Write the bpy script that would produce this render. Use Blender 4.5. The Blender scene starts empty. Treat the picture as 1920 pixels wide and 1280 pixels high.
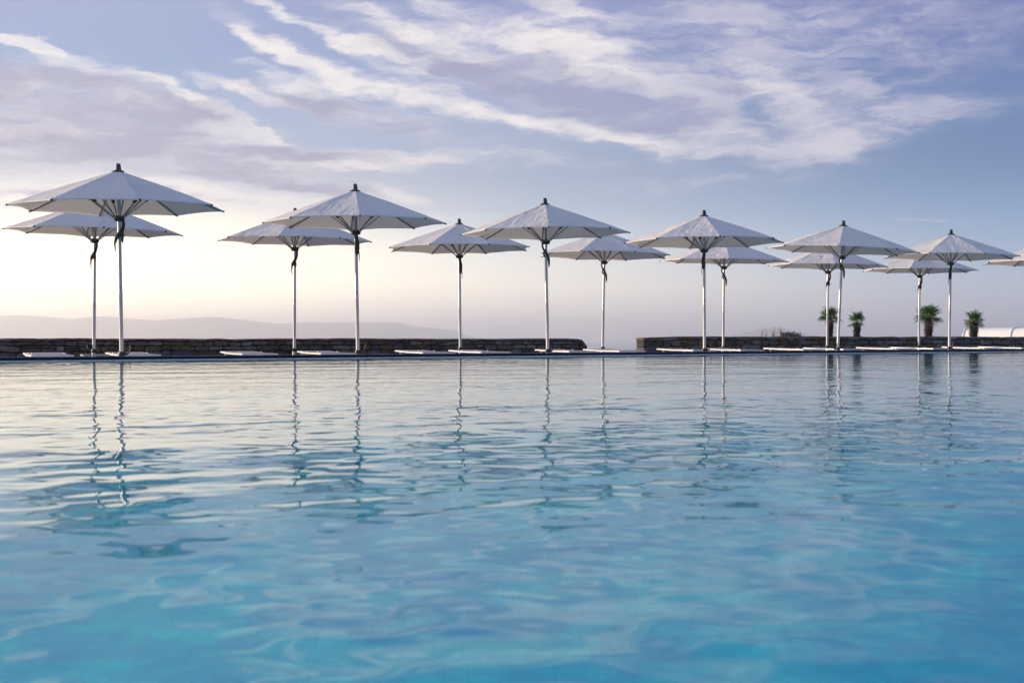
import bpy, bmesh, math, random
from mathutils import Vector, Matrix, noise
from math import sin, cos, pi, radians as R, atan, atan2, sqrt

rnd = random.Random(7)
scn = bpy.context.scene
COL = scn.collection

# ------------------------------------------------------------------ camera
F = 2667.0                       # focal length in photo pixels (50 mm on a 36 mm sensor, 1920 px wide)
HY = 634.0                       # the photo row of the horizon
CAMZ = 0.364                     # eye height above the pool water (z = 0)
cam_d = bpy.data.cameras.new('camera')
cam_d.lens = 50.0
cam_d.sensor_width = 36.0
cam_d.clip_start = 0.05
cam_d.clip_end = 120000
cam_d.dof.use_dof = True
cam_d.dof.focus_distance = 26.0
cam_d.dof.aperture_fstop = 8.0
cam = bpy.data.objects.new('camera', cam_d)
COL.objects.link(cam)
cam.location = (0, 0, CAMZ)
cam.rotation_euler = (R(90) - atan((640 - HY) / F), 0, 0)
scn.camera = cam

scn.render.engine = 'CYCLES'
scn.cycles.use_denoising = True
scn.cycles.sample_clamp_indirect = 4.0
scn.cycles.caustics_reflective = False
scn.cycles.caustics_refractive = True
scn.cycles.max_bounces = 8
scn.cycles.volume_bounces = 1
scn.view_settings.view_transform = 'Standard'
scn.view_settings.look = 'None'
scn.view_settings.exposure = 0.5
scn.view_settings.gamma = 1.0
scn.view_settings.use_curve_mapping = False

SUN_AZ, SUN_EL = -72.0, 7.5     # degrees; azimuth 0 = straight ahead (+Y), minus = to the left


def lin(c):
    return tuple(((v / 255) / 12.92 if v / 255 <= .04045 else ((v / 255 + .055) / 1.055) ** 2.4) for v in c) + (1.0,)


# ------------------------------------------------------------------ world
world = bpy.data.worlds.new('World')
scn.world = world
world.use_nodes = True
NT = world.node_tree
NT.nodes.clear()


class G:
    """small node-graph writer"""
    def __init__(self, nt):
        self.nt = nt

    def n(self, typ, **kw):
        nd = self.nt.nodes.new(typ)
        for k, v in kw.items():
            setattr(nd, k, v)
        return nd

    def put(self, sock, v):
        if isinstance(v, bpy.types.NodeSocket):
            self.nt.links.new(v, sock)
        else:
            sock.default_value = v

    def m(self, op, *a, clamp=False):
        nd = self.n('ShaderNodeMath', operation=op, use_clamp=clamp)
        for i, v in enumerate(a):
            self.put(nd.inputs[i], v)
        return nd.outputs[0]

    def v(self, op, *a):
        nd = self.n('ShaderNodeVectorMath', operation=op)
        for i, v in enumerate(a):
            if op == 'SCALE' and i == 1:
                self.put(nd.inputs['Scale'], v)
            else:
                self.put(nd.inputs[i], v)
        return nd.outputs['Value'] if op in ('LENGTH', 'DOT_PRODUCT', 'DISTANCE') else nd.outputs[0]

    def comb(self, x, y, z=0.0):
        nd = self.n('ShaderNodeCombineXYZ')
        for i, v in enumerate((x, y, z)):
            self.put(nd.inputs[i], v)
        return nd.outputs[0]

    def rng(self, v, a, b, c=0.0, d=1.0, smooth=True):
        nd = self.n('ShaderNodeMapRange', interpolation_type='SMOOTHSTEP' if smooth else 'LINEAR', clamp=True)
        self.put(nd.inputs['Value'], v)
        for k, x in (('From Min', a), ('From Max', b), ('To Min', c), ('To Max', d)):
            self.put(nd.inputs[k], x)
        return nd.outputs['Result']

    def mix(self, f, a, b, blend='MIX'):
        nd = self.n('ShaderNodeMix', data_type='RGBA', blend_type=blend)
        self.put(nd.inputs[0], f)
        self.put(nd.inputs[6], a)
        self.put(nd.inputs[7], b)
        return nd.outputs[2]

    def noise(self, vec, scale, detail=4.0, rough=.55, dist=0.0, dims='3D', color=False):
        nd = self.n('ShaderNodeTexNoise', noise_dimensions=dims)
        self.put(nd.inputs['Vector'], vec)
        self.put(nd.inputs['Scale'], scale)
        self.put(nd.inputs['Detail'], detail)
        self.put(nd.inputs['Roughness'], rough)
        self.put(nd.inputs['Distortion'], dist)
        return nd.outputs['Color' if color else 'Fac']

    def mapping(self, vec, loc=(0, 0, 0), rot=(0, 0, 0), sc=(1, 1, 1), typ='POINT'):
        nd = self.n('ShaderNodeMapping', vector_type=typ)
        self.put(nd.inputs['Vector'], vec)
        nd.inputs['Location'].default_value = loc
        nd.inputs['Rotation'].default_value = rot
        nd.inputs['Scale'].default_value = sc
        return nd.outputs[0]

    def ramp(self, f, stops, interp='LINEAR'):
        nd = self.n('ShaderNodeValToRGB')
        nd.color_ramp.interpolation = interp
        el = nd.color_ramp.elements
        while len(el) < len(stops):
            el.new(0.5)
        for e, (p, c) in zip(el, stops):
            e.position = p
            e.color = c if len(c) == 4 else lin(c)
        self.put(nd.inputs[0], f)
        return nd.outputs[0]


def sky_ae(x, y):
    """photo pixel -> (azimuth, elevation) in units of 100 px at the frame's middle"""
    u = (x - 960) / F
    az = atan(u)
    el = atan((HY - y) / F * cos(az))
    return az * F / 100, el * F / 100


g = G(NT)
geo = g.n('ShaderNodeTexCoord')
sep = g.n('ShaderNodeSeparateXYZ')
NT.links.new(g.v('NORMALIZE', geo.outputs['Generated']), sep.inputs[0])
dx, dy, dz = sep.outputs
az = g.m('ARCTAN2', dx, dy)
el = g.m('ARCSINE', dz)
A = g.m('MULTIPLY', az, F / 100)
E = g.m('MULTIPLY', el, F / 100)
P = g.comb(A, E)

# clear sky: colour by elevation (0..1 = 0..90 degrees, square-rooted so the low sky gets room)
ef = g.m('SQRT', g.m('DIVIDE', g.m('MAXIMUM', el, 0.0), pi / 2))


def yp(y):                       # photo row -> position on the elevation ramp
    return sqrt(max(0, atan((HY - y) / F)) / (pi / 2))


zen = [(.46, (76, 132, 204)), (.62, (118, 152, 218)), (1.0, (150, 174, 226))]  # zenith lifted to fill the canopies; bluer above the frame to tint the water
left = g.ramp(ef, [(0, (232, 218, 210)), (yp(600), (248, 236, 224)), (yp(540), (255, 249, 236)), (yp(440), (254, 246, 236)),
                   (yp(370), (222, 220, 232)), (yp(250), (182, 198, 230)), (yp(130), (156, 180, 224)), (yp(0), (166, 180, 222))] + zen)
midc = g.ramp(ef, [(0, (212, 206, 208)), (yp(600), (224, 216, 214)), (yp(540), (226, 222, 220)), (yp(480), (206, 211, 220)),
                   (yp(400), (174, 190, 214)), (yp(250), (174, 190, 222)), (yp(130), (158, 172, 218)), (yp(0), (150, 162, 214))] + zen)
right = g.ramp(ef, [(0, (168, 172, 194)), (yp(600), (172, 180, 202)), (yp(540), (160, 178, 206)), (yp(480), (142, 168, 204)),
                    (yp(400), (122, 156, 202)), (yp(300), (104, 140, 192)), (yp(100), (104, 130, 192)), (yp(0), (128, 138, 198))] + zen)
a1 = g.rng(A, -7.5, 1.0)
a2 = g.rng(A, -1.5, 9.6)
clear = g.mix(a2, g.mix(a1, left, midc), right)
# wide warm glow of the low sun, beyond the frame's left edge
sd = Vector((sin(R(SUN_AZ)) * cos(R(SUN_EL)), cos(R(SUN_AZ)) * cos(R(SUN_EL)), sin(R(SUN_EL))))
sdot = g.v('DOT_PRODUCT', g.v('NORMALIZE', geo.outputs['Generated']), tuple(sd))
glow = g.rng(sdot, .70, 1.0)
clear = g.mix(g.m('MULTIPLY', glow, .9), clear, lin((255, 236, 206)), 'ADD')
nish = g.n('ShaderNodeTexSky', sky_type='NISHITA')
nish.sun_disc = False
nish.sun_elevation = R(SUN_EL)
nish.sun_rotation = R(SUN_AZ)
nish.air_density = 1.0
nish.dust_density = 1.2
lift = g.m('MULTIPLY', g.rng(E, 3.4, .9), g.rng(A, 9.0, -9.0, .70, 1.35))
clear = g.v('MULTIPLY', clear, g.v('MULTIPLY_ADD', lift, (1.0, .88, .60), (1.0, 1.0, 1.0)))      # the lit haze low in the sky, warmer than the blue above
nsc = g.v('SCALE', nish.outputs[0], .06)
clear = g.mix(.15, clear, nsc)

# clouds: soft strokes laid out by direction, broken up with streaked noise
warp = g.v('SUBTRACT', g.noise(g.mapping(P, sc=(.45, 1.1, 1)), 1.0, 4, .6, 0, color=True), (.5, .5, .5))
Pw = g.v('ADD', P, g.v('MULTIPLY', warp, (1.9, .62, 0)))
fine = g.v('SUBTRACT', g.noise(g.mapping(P, sc=(1.6, 5.0, 1)), 1.0, 5, .6, 0, color=True), (.5, .5, .5))
Pw = g.v('ADD', Pw, g.v('MULTIPLY', fine, (.6, .30, 0)))


def strokes(lst):
    tot = None
    src = Pw
    for i, (x, y, ang, a, b, w) in enumerate(lst):
        if i and i % 6 == 0:      # chain the groups so the shader compiler works through them one after another
            src = g.v('MULTIPLY_ADD', tot, (1e-7, 1e-7, 0), Pw)
        cx, cy = sky_ae(x, y)
        q = g.mapping(src, (cx, cy, 0), (0, 0, R(-ang)), (a / 100, b / 100, 1), 'TEXTURE')
        r = g.rng(g.v('LENGTH', q), 1.45, 0.15, 0, w)
        tot = r if tot is None else g.m('ADD', tot, r)
    return tot


bright = strokes([
    (40, 84, 8, 62, 11, 1.1), (130, 116, 12, 190, 16, .8), (330, 166, 22, 150, 14, .8), (470, 238, 24, 80, 15, .75),
    (150, 248, 1, 240, 9, .8), (440, 248, 5, 90, 18, 1.0), (860, 296, 3, 250, 18, .85), (620, 306, 2, 170, 9, .7),
    (520, 150, 17, 100, 18, 1.05), (430, 162, 12, 80, 14, .7), (500, 186, 12, 70, 9, .6),
    (530, 98, 30, 130, 25, 1.25), (680, 158, 19, 150, 28, 1.15), (860, 200, 16, 160, 24, 1.0), (1070, 244, 11, 170, 22, 1.0), (1220, 264, 9, 120, 17, .6),
    (590, 52, 27, 150, 16, .95), (730, 110, 24, 130, 22, .8), (760, 55, 18, 170, 26, .95), (930, 60, 20, 190, 38, .95), (1090, 85, 22, 140, 26, .85), (1060, 22, 20, 110, 26, .7),
    (1470, 160, 24, 120, 30, .6), (1490, 200, 40, 110, 50, .4), (1400, 268, 4, 210, 34, .42), (1450, 300, 0, 300, 44, .28), (1620, 176, 22, 90, 18, .45), (1220, 150, 12, 200, 50, .5),
    (100, 345, 0, 260, 16, .8), (450, 362, 5, 230, 13, .9), (60, 385, 2, 200, 9, .6), (760, 364, 12, 75, 13, .85), (640, 400, 3, 260, 13, .5), (880, 408, 3, 110, 7, .5),
    (1800, 200, -9, 220, 26, .20), (1640, 250, -9, 260, 34, .45), (1260, 345, -3, 240, 18, .3),
    (1190, 412, 0, 60, 4, .5), (1730, 416, 0, 100, 4, .45), (1500, 70, 2, 520, 100, .62), (1560, 215, -4, 260, 60, .5),
])
dark = strokes([
    (90, 190, 8, 330, 56, 1.8), (340, 218, 13, 200, 40, 1.15), (320, 280, 3, 400, 26, 2.2), (110, 305, 3, 260, 20, .8), (600, 286, 2, 190, 10, .9),
    (610, 204, 9, 190, 24, 1.25), (750, 238, 8, 110, 22, 1.0), (540, 336, 6, 210, 18, 1.6), (200, 364, 0, 260, 9, 1.0), (640, 382, 3, 170, 10, .9), (90, 328, 2, 200, 7, .7),
    (850, 130, 20, 200, 22, .95), (1010, 168, 17, 210, 38, 1.9), (1150, 190, 14, 180, 42, 1.9), (1270, 208, 8, 140, 28, 1.4), (1330, 162, 5, 100, 18, 1.0), (1070, 122, 16, 130, 16, .7),
    (1330, 22, 6, 110, 24, .6), (860, 268, 3, 90, 7, .5),
])
n1 = g.noise(g.mapping(Pw, rot=(0, 0, R(17)), sc=(.55, 2.6, 1)), 1.0, 6, .62)
n2 = g.noise(g.mapping(Pw, loc=(7, 3, 0), rot=(0, 0, R(9)), sc=(.75, 3.2, 1)), 1.0, 7, .66)
nm = g.m('ADD', g.m('MULTIPLY', n1, .5), g.m('MULTIPLY', n2, .5))
tot = g.m('ADD', bright, dark)
dens = g.m('ADD', g.m('MINIMUM', tot, 1.25), g.m('MULTIPLY', g.m('SUBTRACT', nm, .5), g.rng(tot, 0, .6, .5, 4.2)))
alpha = g.rng(dens, .04, 1.6)
ratio = g.m('DIVIDE', dark, g.m('ADD', tot, .35))
shade = g.rng(g.m('ADD', ratio, g.m('MULTIPLY', g.m('SUBTRACT', n1, .5), 2.0)), .02, .98)
# colours of lit and shaded cloud, cooler and darker towards the right, warm low down
cl = g.mix(g.rng(A, 0, 8), lin((254, 247, 243)), lin((214, 210, 226)))
cs = g.mix(g.rng(A, -6, 4), lin((170, 170, 196)), lin((158, 164, 198)))
ccol = g.mix(shade, cl, cs)
ccol = g.mix(g.rng(E, 2.2, 1.2), ccol, lin((252, 242, 232)))
# clouds outside the part in view, whitened to brighten the canopy fronts
Q = g.comb(g.m('DIVIDE', dx, g.m('ADD', g.m('ABSOLUTE', dz), .12)), g.m('DIVIDE', dy, g.m('ADD', g.m('ABSOLUTE', dz), .12)))
n3 = g.noise(g.mapping(Q, rot=(0, 0, .5), sc=(.7, 1.6, 1)), .9, 7, .58, .4)
outm = g.m('MAXIMUM', g.rng(E, 7.2, 10.5), g.rng(g.m('ABSOLUTE', A), 9.3, 12.0))
outa = g.m('MULTIPLY', g.m('MULTIPLY', g.rng(n3, .46, .66), outm), g.rng(E, .8, 3.0, 0, .75))
n4 = g.noise(g.mapping(Q, loc=(.12, .1, 0), rot=(0, 0, .5), sc=(.7, 1.6, 1)), .9, 3, .5, .4)
ocol = g.mix(g.rng(n4, .45, .68), lin((244, 238, 240)), lin((176, 178, 206)))
sky = g.mix(g.m('MULTIPLY', alpha, .93), clear, ccol)
sky = g.mix(outa, sky, ocol)
below = g.mix(g.rng(dz, -.02, -.3), sky, lin((90, 100, 120)))
bg = g.n('ShaderNodeBackground')
NT.links.new(below, bg.inputs[0])
bg.inputs[1].default_value = 2 ** -0.5
wo = g.n('ShaderNodeOutputWorld')
NT.links.new(bg.outputs[0], wo.inputs[0])
world.cycles.sampling_method = 'MANUAL'
world.cycles.sample_map_resolution = 1024

# ------------------------------------------------------------------ sun
sun_d = bpy.data.lights.new('sun', 'SUN')
sun_d.energy = 5.0
sun_d.angle = R(0.6)
sun_d.color = (1.0, .78, .55)
sun = bpy.data.objects.new('sun', sun_d)
COL.objects.link(sun)
sun.rotation_euler = sd.to_track_quat('Z', 'Y').to_euler()


# ------------------------------------------------------------------ materials
def mat(name, base, rough=.6, var=0.0, vscale=8.0, metal=0.0, spec=.5, bump=0.0, bscale=40.0, coat=0.0, second=None, objvar=0.0):
    m = bpy.data.materials.new(name)
    m.use_nodes = True
    h = G(m.node_tree)
    b = m.node_tree.nodes['Principled BSDF']
    tc = h.n('ShaderNodeTexCoord')
    c = tuple(base) + (1.0,)
    if var > 0:
        f = h.noise(tc.outputs['Object'], vscale, 6, .6)
        s = tuple(second) + (1.0,) if second else tuple(v * (1 - var) for v in base) + (1.0,)
        c = h.mix(h.rng(f, .35, .68), c, s)
    if objvar > 0:
        oi = h.n('ShaderNodeObjectInfo')
        k = h.rng(oi.outputs['Random'], 0, 1, 1 - objvar, 1 + objvar, smooth=False)
        cc = c if isinstance(c, bpy.types.NodeSocket) else h.mix(0.0, c, c)
        c = h.v('SCALE', cc, k)
    h.put(b.inputs['Base Color'], c)
    b.inputs['Roughness'].default_value = rough
    b.inputs['Metallic'].default_value = metal
    b.inputs['Specular IOR Level'].default_value = spec
    b.inputs['Coat Weight'].default_value = coat
    if bump > 0:
        bn = h.n('ShaderNodeBump')
        bn.inputs['Strength'].default_value = 1.0
        bn.inputs['Distance'].default_value = bump
        h.put(bn.inputs['Height'], h.noise(tc.outputs['Object'], bscale, 6, .65))
        h.put(b.inputs['Normal'], bn.outputs[0])
    return m


M = {}
M['pole'] = mat('white_pole_metal', (.56, .56, .58), .38, .08, 3.0, metal=.25)
M['alu'] = mat('brushed_aluminium', (.33, .33, .34), .42, .15, 5.0, metal=.55)
M['black'] = mat('black_plastic', (.018, .02, .024), .45, .2, 20)
M['finial'] = mat('dark_blue_grey_plastic', (.03, .042, .055), .4, .2, 10)
M['strap'] = mat('dark_green_strap_cloth', (.05, .055, .045), .85, .3, 12, bump=.004, bscale=30)
M['lframe'] = mat('white_lacquered_frame', (.80, .79, .77), .35, .05, 4)
M['sling'] = mat('pale_grey_sling', (.42, .40, .42), .8, .1, 30, bump=.0015, bscale=200)
M['mortar'] = mat('dark_mortar', (.028, .026, .025), .95, .3, 6, bump=.01, bscale=20)
M['pale'] = mat('pale_pool_edge', (.80, .71, .64), .6, .25, 6, second=(.64, .57, .52))
M['coping'] = mat('navy_coping_tile', (.009, .016, .050), .42, .35, 9, spec=.12, objvar=.3)
M['grout'] = mat('tile_grout', (.30, .31, .36), .8, .2, 30)
M['deck'] = mat('deck_paving', (.34, .31, .28), .8, .3, 1.5, bump=.004, bscale=10)
M['white'] = mat('whitewashed_plaster', (.82, .80, .76), .75, .06, 2.0, bump=.01, bscale=5)
M['trunk'] = mat('fibrous_trunk', (.030, .018, .012), .95, .5, 12, bump=.02, bscale=30)
M['stub'] = mat('old_leaf_base', (.045, .026, .016), .9, .5, 15, objvar=.3)
M['stalk'] = mat('green_leaf_stalk', (.10, .13, .045), .6, .3, 10)
M['hill'] = mat('dry_hill', (.17, .145, .11), .95, .4, .002)
M['slope'] = mat('scrub_slope', (.10, .095, .06), .95, .5, .05)
M['twig'] = mat('twig_bark', (.10, .06, .05), .9, .3, 20)

STONE = []
for i, (c, s) in enumerate([((.15, .138, .128), (.09, .082, .078)), ((.145, .11, .075), (.08, .060, .044)),
                            ((.20, .19, .185), (.12, .118, .12)), ((.11, .106, .115), (.065, .065, .074)),
                            ((.19, .12, .075), (.09, .062, .046)), ((.28, .265, .24), (.16, .15, .14))]):
    STONE.append(mat('wall_stone_' + 'abcdef'[i], c, .88, .5, 14, bump=.02, bscale=22, second=s, objvar=.25, spec=.3))


def leaf_mat(name, c, c2):
    m = bpy.data.materials.new(name)
    m.use_nodes = True
    h = G(m.node_tree)
    nt = m.node_tree
    b = nt.nodes['Principled BSDF']
    tc = h.n('ShaderNodeTexCoord')
    oi = h.n('ShaderNodeObjectInfo')
    f = h.m('ADD', h.m('MULTIPLY', h.noise(tc.outputs['Object'], 6, 3), .6), h.m('MULTIPLY', oi.outputs['Random'], .5))
    col = h.mix(h.rng(f, .25, .85), tuple(c) + (1,), tuple(c2) + (1,))
    h.put(b.inputs['Base Color'], col)
    b.inputs['Roughness'].default_value = .5
    tr = h.n('ShaderNodeBsdfTranslucent')
    h.put(tr.inputs[0], col)
    mx = h.n('ShaderNodeMixShader')
    mx.inputs[0].default_value = .3
    out = nt.nodes['Material Output']
    nt.links.new(b.outputs[0], mx.inputs[1])
    nt.links.new(tr.outputs[0], mx.inputs[2])
    nt.links.new(mx.outputs[0], out.inputs[0])
    return m


M['frond'] = leaf_mat('fan_palm_leaf', (.055, .15, .022), (.10, .20, .03))
M['frond_dry'] = leaf_mat('dry_fan_palm_leaf', (.16, .12, .06), (.09, .08, .04))
M['leaf'] = leaf_mat('shrub_leaf', (.03, .05, .02), (.06, .07, .03))
M['flower'] = leaf_mat('reddish_blossom', (.34, .17, .14), (.20, .13, .09))


def canvas_mat():
    m = bpy.data.materials.new('off_white_canvas')
    m.use_nodes = True
    h = G(m.node_tree)
    nt = m.node_tree
    b = nt.nodes['Principled BSDF']
    tc = h.n('ShaderNodeTexCoord')
    oi = h.n('ShaderNodeObjectInfo')
    pos = h.v('ADD', tc.outputs['Object'], h.comb(h.m('MULTIPLY', oi.outputs['Random'], 40.0), 0.0, 0.0))
    f = h.noise(pos, 1.6, 6, .65)
    f2 = h.noise(pos, 14, 4, .6)
    col = h.mix(h.rng(f, .30, .75), (.86, .83, .78, 1), (.78, .75, .705, 1))
    col = h.mix(h.m('MULTIPLY', h.rng(f2, .62, .80), .35), col, (.52, .50, .46, 1))
    h.put(b.inputs['Base Color'], col)
    b.inputs['Roughness'].default_value = .85
    b.inputs['Specular IOR Level'].default_value = .2
    # creases run down the slope: stretched noise across the panel, strongest near the top
    cr = h.noise(h.mapping(pos, sc=(1.0, 9.0, 1.0)), 1.1, 4, .55, .6)
    cr2 = h.noise(pos, 3.2, 3, .5, .8)
    bn = h.n('ShaderNodeBump')
    bn.inputs['Distance'].default_value = .030
    bn.inputs['Strength'].default_value = 1.0
    h.put(bn.inputs['Height'], h.m('ADD', h.m('MULTIPLY', cr, .55), cr2))
    h.put(b.inputs['Normal'], bn.outputs[0])
    tr = h.n('ShaderNodeBsdfTranslucent')
    h.put(tr.inputs[0], (.64, .57, .47, 1))
    mx = h.n('ShaderNodeMixShader')
    mx.inputs[0].default_value = .24
    out = nt.nodes['Material Output']
    nt.links.new(b.outputs[0], mx.inputs[1])
    nt.links.new(tr.outputs[0], mx.inputs[2])
    nt.links.new(mx.outputs[0], out.inputs[0])
    return m


M['canvas'] = canvas_mat()


def water_mat():
    m = bpy.data.materials.new('pool_water')
    m.use_nodes = True
    h = G(m.node_tree)
    nt = m.node_tree
    nt.nodes.remove(nt.nodes['Principled BSDF'])
    tc = h.n('ShaderNodeTexCoord')
    p = tc.outputs['Object']
    hh = h.m('MULTIPLY', h.noise(h.mapping(p, sc=(15, 12, 1)), 1.0, 1, .4), h.rng(h.m('ADD', h.v('DOT_PRODUCT', p, (-.6033, .7975, 0.0)), -20.6), -17.0, -9.0, .00008, .0011))
    bn = h.n('ShaderNodeBump')
    bn.inputs['Distance'].default_value = 1.0
    bn.inputs['Strength'].default_value = 1.0
    h.put(bn.inputs['Height'], hh)
    nrm = bn.outputs[0]
    # Fresnel (Schlick) between the mirror of the sky and the light passing into the pool
    lw = h.n('ShaderNodeLayerWeight')
    lw.inputs['Blend'].default_value = .5
    h.put(lw.inputs['Normal'], nrm)
    fr = h.m('ADD', .02, h.m('MULTIPLY', .98, h.m('POWER', lw.outputs['Facing'], 6.0)), clamp=True)
    gl = h.n('ShaderNodeBsdfGlossy')
    gl.inputs['Roughness'].default_value = 0.0
    h.put(gl.inputs['Normal'], nrm)
    rf = h.n('ShaderNodeBsdfRefraction')
    rf.inputs['Roughness'].default_value = 0.0
    rf.inputs['IOR'].default_value = 1.333
    rf.inputs['Color'].default_value = (.25, .95, .98, 1)
    h.put(rf.inputs['Normal'], nrm)
    tp = h.n('ShaderNodeBsdfTransparent')
    tp.inputs['Color'].default_value = (.25, .95, .98, 1)
    m1 = h.n('ShaderNodeMixShader')
    m1.inputs[0].default_value = .5
    m2 = h.n('ShaderNodeMixShader')
    h.put(m2.inputs[0], fr)
    nt.links.new(rf.outputs[0], m1.inputs[1])
    nt.links.new(tp.outputs[0], m1.inputs[2])
    nt.links.new(m1.outputs[0], m2.inputs[1])
    nt.links.new(gl.outputs[0], m2.inputs[2])
    nt.links.new(m2.outputs[0], nt.nodes['Material Output'].inputs[0])
    return m


M['water'] = water_mat()


def pool_mat():
    """glass mosaic in a blend of blues, with lighter patches painted in as light focused by the ripples"""
    m = bpy.data.materials.new('pool_mosaic_painted_caustics')
    m.use_nodes = True
    h = G(m.node_tree)
    b = m.node_tree.nodes['Principled BSDF']
    tc = h.n('ShaderNodeTexCoord')
    p = tc.outputs['Object']
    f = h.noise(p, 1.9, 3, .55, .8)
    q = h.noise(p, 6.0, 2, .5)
    c = h.mix(h.rng(f, .40, .64), (.004, .58, .72, 1), (.06, .96, .86, 1))  # caustic light painted into the mosaic as lighter cyan patches
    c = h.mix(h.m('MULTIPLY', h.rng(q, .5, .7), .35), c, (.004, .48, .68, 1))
    br = h.n('ShaderNodeTexBrick')
    br.offset = 0.0
    br.inputs['Scale'].default_value = 1.0
    br.inputs['Mortar Size'].default_value = .003
    br.inputs['Brick Width'].default_value = .05
    br.inputs['Row Height'].default_value = .05
    br.inputs['Color1'].default_value = (.86, .86, .86, 1)
    br.inputs['Color2'].default_value = (1, 1, 1, 1)
    br.inputs['Mortar'].default_value = (.8, .8, .8, 1)
    h.put(br.inputs['Vector'], p)
    c = h.mix(1.0, c, br.outputs['Color'], 'MULTIPLY')
    h.put(b.inputs['Base Color'], c)
    b.inputs['Roughness'].default_value = .5
    return m


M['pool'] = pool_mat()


def sea_mat():
    m = bpy.data.materials.new('open_sea')
    m.use_nodes = True
    h = G(m.node_tree)
    b = m.node_tree.nodes['Principled BSDF']
    b.inputs['Base Color'].default_value = (.03, .07, .12, 1)
    b.inputs['Roughness'].default_value = .22
    tc = h.n('ShaderNodeTexCoord')
    bn = h.n('ShaderNodeBump')
    bn.inputs['Distance'].default_value = 1.0
    h.put(bn.inputs['Height'], h.m('MULTIPLY', h.noise(tc.outputs['Object'], .08, 5, .6), 1.2))
    h.put(b.inputs['Normal'], bn.outputs[0])
    return m


M['sea'] = sea_mat()


# ------------------------------------------------------------------ mesh helpers
class MB:
    def __init__(self):
        self.v, self.f = [], []

    def add(self, vs, fs):
        o = len(self.v)
        self.v += [tuple(p) for p in vs]
        self.f += [tuple(i + o for i in f) for f in fs]
        return self

    def box(self, c, s, M4=None):
        x, y, z = (k / 2 for k in s)
        vs = [Vector((c[0] + a * x, c[1] + b * y, c[2] + d * z)) for a in (-1, 1) for b in (-1, 1) for d in (-1, 1)]
        if M4:
            vs = [M4 @ p for p in vs]
        return self.add(vs, [(0, 1, 3, 2), (4, 6, 7, 5), (0, 4, 5, 1), (2, 3, 7, 6), (0, 2, 6, 4), (1, 5, 7, 3)])

    def bar(self, a, b, w, t, up=(0, 0, 1)):
        """rectangular bar from a to b; w across, t along up"""
        a, b = Vector(a), Vector(b)
        d = (b - a).normalized()
        s = d.cross(Vector(up)).normalized()
        u = s.cross(d).normalized()
        vs = []
        for p in (a, b):
            for i, j in ((-1, -1), (1, -1), (1, 1), (-1, 1)):
                vs.append(p + s * i * w / 2 + u * j * t / 2)
        return self.add(vs, [(3, 2, 1, 0), (4, 5, 6, 7), (0, 1, 5, 4), (1, 2, 6, 5), (2, 3, 7, 6), (3, 0, 4, 7)])

    def tube(self, pts, rad, n=8, flat=1.0, side=(1, 0, 0)):
        """swept tube; rad number or list; flat squeezes it across 'side'"""
        pts = [Vector(p) for p in pts]
        rad = rad if isinstance(rad, (list, tuple)) else [rad] * len(pts)
        vs, fs = [], []
        side = Vector(side)
        for i, p in enumerate(pts):
            d = (pts[min(i + 1, len(pts) - 1)] - pts[max(i - 1, 0)]).normalized()
            s = (side - d * side.dot(d))
            if s.length < 1e-4:
                s = Vector((0, 1, 0)) - d * d.y
            s.normalize()
            u = d.cross(s)
            for k in range(n):
                a = 2 * pi * k / n
                vs.append(p + s * cos(a) * rad[i] + u * sin(a) * rad[i] * flat)
        for i in range(len(pts) - 1):
            for k in range(n):
                fs.append((i * n + k, i * n + (k + 1) % n, (i + 1) * n + (k + 1) % n, (i + 1) * n + k))
        fs.append(tuple(reversed(range(n))))
        fs.append(tuple((len(pts) - 1) * n + k for k in range(n)))
        return self.add(vs, fs)

    def lathe(self, prof, n=16, c=(0, 0, 0)):
        vs, fs = [], []
        for r, z in prof:
            for k in range(n):
                a = 2 * pi * k / n
                vs.append((c[0] + r * cos(a), c[1] + r * sin(a), c[2] + z))
        for i in range(len(prof) - 1):
            for k in range(n):
                fs.append((i * n + k, i * n + (k + 1) % n, (i + 1) * n + (k + 1) % n, (i + 1) * n + k))
        fs.append(tuple(reversed(range(n))))
        fs.append(tuple((len(prof) - 1) * n + k for k in range(n)))
        return self.add(vs, fs)

    def mesh(self, name, m, smooth=False):
        me = bpy.data.meshes.new(name)
        me.from_pydata(self.v, [], self.f)
        if smooth:
            me.polygons.foreach_set('use_smooth', [True] * len(me.polygons))
            try:
                me.set_sharp_from_angle(angle=R(38))
            except Exception:
                pass
        me.materials.append(m)
        me.update()
        return me


def link(name, me, parent=None, mtx=None):
    o = bpy.data.objects.new(name, me)
    COL.objects.link(o)
    if parent:
        o.parent = parent
    if mtx is not None:
        o.matrix_local = mtx
    return o


def empty(name, loc=(0, 0, 0), rz=0):
    o = bpy.data.objects.new(name, None)
    o.empty_display_size = .2
    COL.objects.link(o)
    o.location = loc
    o.rotation_euler = (0, 0, rz)
    return o


def tag(o, label=None, cat=None, group=None, kind=None):
    for k, v in (('label', label), ('category', cat), ('group', group), ('kind', kind)):
        if v:
            o[k] = v
    return o


def copy_tree(o, parent=None):
    c = o.copy()
    COL.objects.link(c)
    if parent:
        c.parent = parent
    for ch in list(o.children):
        copy_tree(ch, c)
    return c


def at(x, D):
    """world X of a photo column at depth D"""
    return (x - 960) / F * D


# ------------------------------------------------------------------ frame of the pool edge
P0 = Vector((-7.31, 20.30, 0))
EDGE = Vector((.7975, .6033, 0)).normalized()
NRM = Vector((-EDGE.y, EDGE.x, 0))
ANG = atan2(EDGE.y, EDGE.x)


def pe(s, n, z=0.0):
    p = P0 + EDGE * s + NRM * n
    return (p.x, p.y, z)


DECK = -.236
S0, S1, NB, DEEP = -13.0, 46.0, -27.0, -1.2
WZ = .026                                      # the water stands just under the coping

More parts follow.
